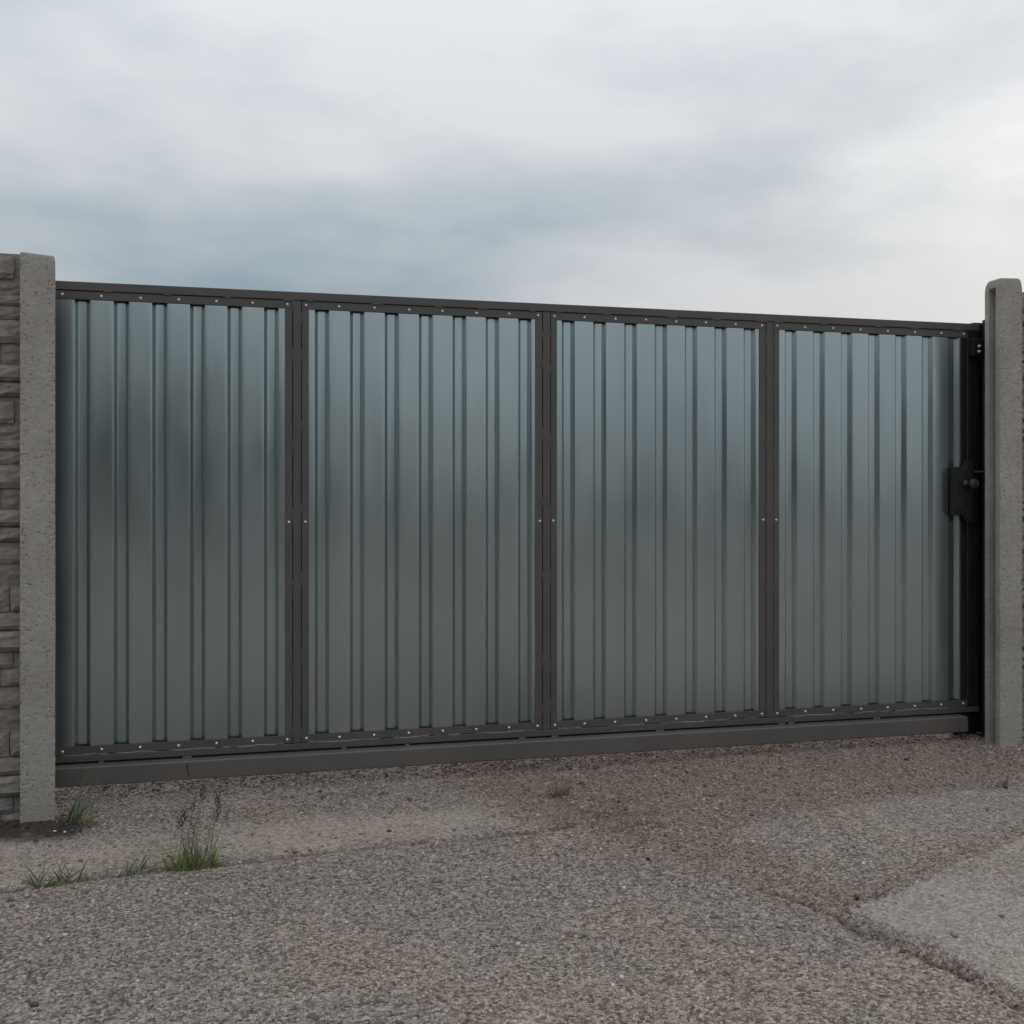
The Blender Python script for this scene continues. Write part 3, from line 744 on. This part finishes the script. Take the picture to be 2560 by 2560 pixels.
# lock with long plate, knob and keyhole
lx0, lx1, lz0, lz1 = 3.0495, 3.1504, 1.035, 1.312
case = box('lock_case', 3.056, 3.146, -0.0385, -0.0042, 1.062, 1.285, M_LOCK, gate, 0.002)
def plate_poly(ins):
    x0, x1, z0, z1 = lx0 + ins, lx1 - ins, lz0 + ins, lz1 - ins
    cw, ch = 0.060, 0.046
    P = [(x0, z0 + ch)]
    for i in range(1, 9):
        a = math.pi / 2 * i / 8
        P.append((x0 + cw * math.sin(a) * 1.0, z0 + ch * math.cos(a)))
    P += [(x1, z0), (x1, z1), (x0 + cw, z1)]
    for i in range(1, 9):
        a = math.pi / 2 * i / 8
        P.append((x0 + cw * math.cos(a), z1 - ch * math.sin(a)))
    return P
def extrude_poly(name, P, y0, y1, mat, parent, off, bev=0.0015):
    n_ = len(P)
    V = [(x - off.x, y0 - off.y, z - off.z) for x, z in P] + [(x - off.x, y1 - off.y, z - off.z) for x, z in P]
    F = [tuple(range(n_)), tuple(range(2 * n_ - 1, n_ - 1, -1))] + [((i + 1) % n_, i, n_ + i, n_ + (i + 1) % n_) for i in range(n_)]
    o = mesh_obj(name, V, F, mat, parent)
    md = o.modifiers.new('bevel', 'BEVEL'); md.width = bev; md.segments = 2; md.limit_method = 'ANGLE'
    return o
extrude_poly('lock_plate', plate_poly(0.0), -0.044, -0.0388, M_LOCK, gate, GP)
face = extrude_poly('lock_face', plate_poly(0.010), -0.0478, -0.0436, M_LOCK, gate, GP)
def lathe(name, prof, mat, parent, loc, n_=20, axis='Y'):
    P = []; F = []
    for r_, y in prof: P += [(r_ * math.cos(2 * math.pi * i / n_), y, r_ * math.sin(2 * math.pi * i / n_)) for i in range(n_)]
    for q in range(len(prof) - 1):
        for i in range(n_): F.append((q * n_ + i, (q + 1) * n_ + i, (q + 1) * n_ + (i + 1) % n_, q * n_ + (i + 1) % n_))
    F.append(tuple(range(n_))); F.append(tuple(range(len(P) - 1, len(P) - 1 - n_, -1)))
    return mesh_obj(name, P, F, mat, parent, True, loc)
lathe('knob', [(0.020, 0.0), (0.020, -0.006), (0.010, -0.010), (0.010, -0.028), (0.016, -0.034), (0.0235, -0.044), (0.024, -0.054), (0.018, -0.061), (0.006, -0.064)], M_LOCK, gate, Vector((3.112, -0.0475, 1.206)) - GP)
lathe('keyhole', [(0.0085, 0.0), (0.0085, -0.0016), (0.0075, -0.002)], M_HOLE, gate, Vector((3.112, -0.0476, 1.126)) - GP)
box('keyhole', 3.1085, 3.1155, -0.0494, -0.0474, 1.100, 1.124, M_HOLE, gate, 0.0006)

# receiver post: black channel standing behind the concrete post, with catch and top bracket
rp = empty('receiver_post', (3.27, 0.03, 0.045))
tag(rp, 'black steel receiver column between the gate end and the right concrete post', 'gate post')
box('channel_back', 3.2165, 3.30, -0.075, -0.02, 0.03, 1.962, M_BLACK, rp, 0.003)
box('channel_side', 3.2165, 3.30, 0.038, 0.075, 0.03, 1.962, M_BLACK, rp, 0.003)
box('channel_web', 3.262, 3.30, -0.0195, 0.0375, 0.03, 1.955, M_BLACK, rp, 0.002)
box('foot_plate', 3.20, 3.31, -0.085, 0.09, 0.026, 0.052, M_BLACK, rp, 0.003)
box('closing_plate', 3.10, 3.2155, 0.020, 0.030, 0.02, 0.1545, M_BLACK, rp, 0.001)  # added black plate, blocks the light past the beam end
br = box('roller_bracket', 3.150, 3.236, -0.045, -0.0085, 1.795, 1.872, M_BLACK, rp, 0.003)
lathe('bolt', [(0.0085, 0.0), (0.0085, -0.005), (0.0055, -0.006), (0.005, -0.012)], M_STEEL, rp, Vector((3.180, -0.0455, 1.836)) - rp.location, 6)
lathe('bolt', [(0.0085, 0.0), (0.0085, -0.005), (0.0055, -0.006), (0.005, -0.012)], M_STEEL, rp, Vector((3.179, -0.0455, 1.812)) - rp.location, 6)
box('catch_tab', 3.183, 3.2, -0.052, -0.008, 1.2615, 1.2665, M_STEEL, rp, 0.001)

# ------------------------------------------------------------------ plants
def blade(P, F, x, y, z, az_, lean, L, wd, curl, r, k=5):
    b = len(P)
    ca, sa = math.cos(az_), math.sin(az_)
    tw = az_ + r.uniform(-1.3, 1.3); cw, sw = math.cos(tw), math.sin(tw)
    px, pz, ang = 0.0, 0.0, lean
    for i in range(k + 1):
        u = i / k; ww = wd * (1 - u ** 1.6) * (0.65 + 0.35 * min(1, u * 4)) + 0.00015
        cx, cy = x + px * ca, y + px * sa
        P.append((cx - sw * ww, cy + cw * ww, z + pz)); P.append((cx + 0.35 * ww * cw, cy + 0.35 * ww * sw, z + pz - 0.35 * ww)); P.append((cx + sw * ww, cy - cw * ww, z + pz))
        px += math.sin(ang) * L / k; pz += math.cos(ang) * L / k; ang += curl / k
    for i in range(k):
        q = b + 3 * i
        F.append((q, q + 1, q + 4, q + 3)); F.append((q + 1, q + 2, q + 5, q + 4))
    return x + px * ca, y + px * sa, z + pz, ang
def tuft(x, y, spec, label, seed, name='grass_tuft', cat='grass'):
    r = random.Random(seed); z = gz(x, y) - 0.004
    root = empty(name, (x, y, z)); tag(root, label, cat, 'grass tufts growing in the concrete')
    for (pname, mat, n_, rad, L0, L1, w0, w1, lean0, lean1, c0, c1, bias) in spec:
        P, F = [], []
        for i in range(n_):
            a = r.uniform(0, 2 * math.pi) if bias is None else r.gauss(bias, 0.9)
            d = rad * math.sqrt(r.random()); ao = r.uniform(0, 2 * math.pi)
            ox, oy = d * math.cos(ao) * 1.3, d * math.sin(ao) * 0.6
            gzz = gz(x + ox, y + oy) - 0.004 - z
            blade(P, F, ox, oy, gzz, a, r.uniform(lean0, lean1), r.uniform(L0, L1), r.uniform(w0, w1), r.uniform(c0, c1), r)
        mesh_obj(pname, P, F, mat, root)
    return root, r, z
# tuft at the foot of the left post, leaves fanning right
tuft(-0.655, -0.255, [('leaves', M_DULL, 20, 0.02, 0.09, 0.20, 0.0030, 0.0050, 0.35, 1.2, 0.0, 0.3, 0.0), ('undergrowth', M_GRASS, 34, 0.05, 0.025, 0.07, 0.0012, 0.0025, 0.3, 1.3, 0.0, 0.8, None)],
     'grass tuft at the foot of the left concrete post', 1)
tuft(-0.60, -0.83, [('leaves', M_DULL, 26, 0.05, 0.05, 0.105, 0.0032, 0.0055, 0.25, 1.2, 0.0, 0.4, None), ('undergrowth', M_GRASS, 60, 0.085, 0.02, 0.05, 0.0015, 0.003, 0.6, 1.4, 0.0, 0.4, None)],
     'leftmost low broad-bladed grass tuft in the concrete joint', 2)
tuft(-0.495, -0.812, [('leaves', M_DULL, 12, 0.05, 0.04, 0.08, 0.003, 0.005, 0.6, 1.25, 0.0, 0.3, 0.4), ('undergrowth', M_GRASS, 30, 0.06, 0.015, 0.035, 0.0015, 0.003, 0.6, 1.4, 0.0, 0.4, None)],
     'sparse flattened grass just right of the leftmost joint tuft', 3)
tuft(-0.385, -0.803, [('leaves', M_DULL, 12, 0.035, 0.04, 0.095, 0.003, 0.005, 0.5, 1.2, -0.1, 0.3, 0.3), ('undergrowth', M_GRASS, 30, 0.08, 0.015, 0.035, 0.0015, 0.003, 0.6, 1.4, 0.0, 0.4, None)],
     'small dark grass sprig between the low tuft and the tall seeding grass', 4)
# tall seeding clump
cx_, cy_ = -0.213, -0.803
root, r, z = tuft(cx_, cy_, [('leaves', M_GRASS, 120, 0.062, 0.05, 0.15, 0.0012, 0.0026, 0.05, 0.85, 0.1, 0.9, None), ('undergrowth', M_GRASS, 60, 0.075, 0.02, 0.05, 0.0012, 0.0024, 0.5, 1.35, 0.0, 0.5, None),
                             ('dry_leaves', M_DRY, 22, 0.06, 0.06, 0.14, 0.0008, 0.0015, 0.1, 0.9, 0.1, 0.9, None)], 'tall green grass clump with brown seed heads in the joint', 5)
def seed_head_mesh():
    P, F = [], []
    for q in range(9):
        a = q * 2.4; hh = 0.004 * q
        base = Vector((math.cos(a) * 0.0015, math.sin(a) * 0.0015, hh))
        d = Vector((math.cos(a) * 0.5, math.sin(a) * 0.5, 1.0)).normalized(); s = d.orthogonal().normalized(); u = d.cross(s)
        L = 0.012 * (1 - q / 14); w_ = 0.0021 * (1 - q / 16); b = len(P)
        P += [tuple(base)] + [tuple(base + d * L * .45 + s * w_ * math.cos(k_ * 2.094) + u * w_ * math.sin(k_ * 2.094)) for k_ in range(3)] + [tuple(base + d * L)]
        for k_ in range(3):
            F.append((b, b + 1 + k_, b + 1 + (k_ + 1) % 3)); F.append((b + 4, b + 1 + (k_ + 1) % 3, b + 1 + k_))
    me = bpy.data.meshes.new('seed_head'); me.from_pydata(P, [], F); me.materials.append(M_SEED); me.update(); return me
SH = seed_head_mesh()
P, F = [], []
tips = []
for (ox, L, ln, a) in ((-0.045, 0.20, 0.10, 0.0), (-0.03, 0.245, 0.12, 0.1), (-0.015, 0.225, 0.02, 0.3), (-0.004, 0.27, 0.05, -0.2), (0.006, 0.19, 0.14, 2.9), (0.0, 0.262, 0.10, 0.0), (0.02, 0.15, 0.05, 3.0),
                       (0.03, 0.25, 0.13, 0.0), (0.042, 0.215, 0.14, -0.2), (0.05, 0.19, 0.22, 0.1), (0.052, 0.255, 0.06, 0.1), (-0.02, 0.17, 0.05, 3.1), (0.03, 0.185, 0.20, 0.4)):
    oy = r.uniform(-.02, .02); L *= 0.9
    ang, px, pz = ln, 0.0, 0.0; cu = r.uniform(0.0, 0.22); ca, sa = math.cos(a), math.sin(a); b = len(P)
    for i in range(8):
        rd = 0.0013 * (1 - 0.5 * i / 7)
        for q in range(4): P.append((ox + px * ca + rd * math.cos(q * math.pi / 2), oy + px * sa + rd * math.sin(q * math.pi / 2), pz))
        if i < 7:
            for q in range(4): F.append((b + 4 * i + q, b + 4 * i + (q + 1) % 4, b + 4 * i + 4 + (q + 1) % 4, b + 4 * i + 4 + q))
            px += math.sin(ang) * L / 7; pz += math.cos(ang) * L / 7; ang += cu / 7
    tips.append((ox + px * ca, oy + px * sa, pz, ang, a))
mesh_obj('stalks', P, F, M_DULL, root)
for (tx, ty, tz, ang, a) in tips:
    o = link('seed_head', SH, root, (tx - 0.02 * math.sin(ang) * math.cos(a), ty - 0.02 * math.sin(ang) * math.sin(a), tz - 0.022))
    o.rotation_euler = (0, ang, a); s_ = r.uniform(1.1, 1.7); o.scale = (s_, s_, s_)
# sprigs further out
tuft(1.08, -0.395, [('leaves', M_DRY, 24, 0.02, 0.05, 0.12, 0.0024, 0.0040, 0.05, 1.0, 0.0, 0.4, None), ('undergrowth', M_DRY, 60, 0.06, 0.015, 0.04, 0.0012, 0.0022, 0.5, 1.4, 0, 0.4, None)],
     'small dark grass sprig below the gate beam near the middle', 6)
tuft(1.20, -0.79, [('leaves', M_DRY, 5, 0.05, 0.02, 0.06, 0.0015, 0.003, 0.6, 1.3, 0, .3, None), ('undergrowth', M_DRY, 150, 0.11, 0.012, 0.032, 0.0016, 0.003, 0.5, 1.4, 0, .3, None)],
     'flat olive-brown grass patch on the gravel in the middle', 7)
tuft(2.735, -0.745, [('leaves', M_DRY, 16, 0.02, 0.03, 0.075, 0.0018, 0.003, 0.2, 1.0, 0, .4, None), ('undergrowth', M_DRY, 50, 0.05, 0.01, 0.025, 0.0012, 0.002, 0.5, 1.4, 0, .4, None)],
     'yellowish grass sprig at the slab joint near the right post', 8)
tuft(1.3186, -1.155, [('leaves', M_DRY, 7, 0.016, 0.02, 0.05, 0.0010, 0.002, 0.1, 0.9, 0, .3, None)], 'tiny grass sprig at the edge of the smooth slab', 9)
tuft(1.675, -1.555, [('leaves', M_DRY, 9, 0.02, 0.02, 0.055, 0.0010, 0.002, 0.2, 1.0, 0, .3, None)], 'tiny dry sprig at the broken corner of the right slab', 10)

# pale pebbles by the left post
for (x, y, s_, lb) in ((-0.690, -0.345, 0.006, 'left one of two white pebbles by the left post'), (-0.655, -0.362, 0.0055, 'right one of two white pebbles by the left post')):
    q = ico * RNG.uniform(0.8, 1.2, (12, 1)) * np.array([s_ * 1.2, s_, s_ * 0.75])
    o = mesh_obj('white_pebble', q, icof, mat_simple('white_pebble', (0.62, 0.60, 0.56), 0.7), None, False, (x, y, gz(x, y) + s_ * 0.4))
    sb = o.modifiers.new('round', 'SUBSURF'); sb.levels = 1; sb.render_levels = 1
    tag(o, lb, 'pebble', 'white pebbles by the left post')
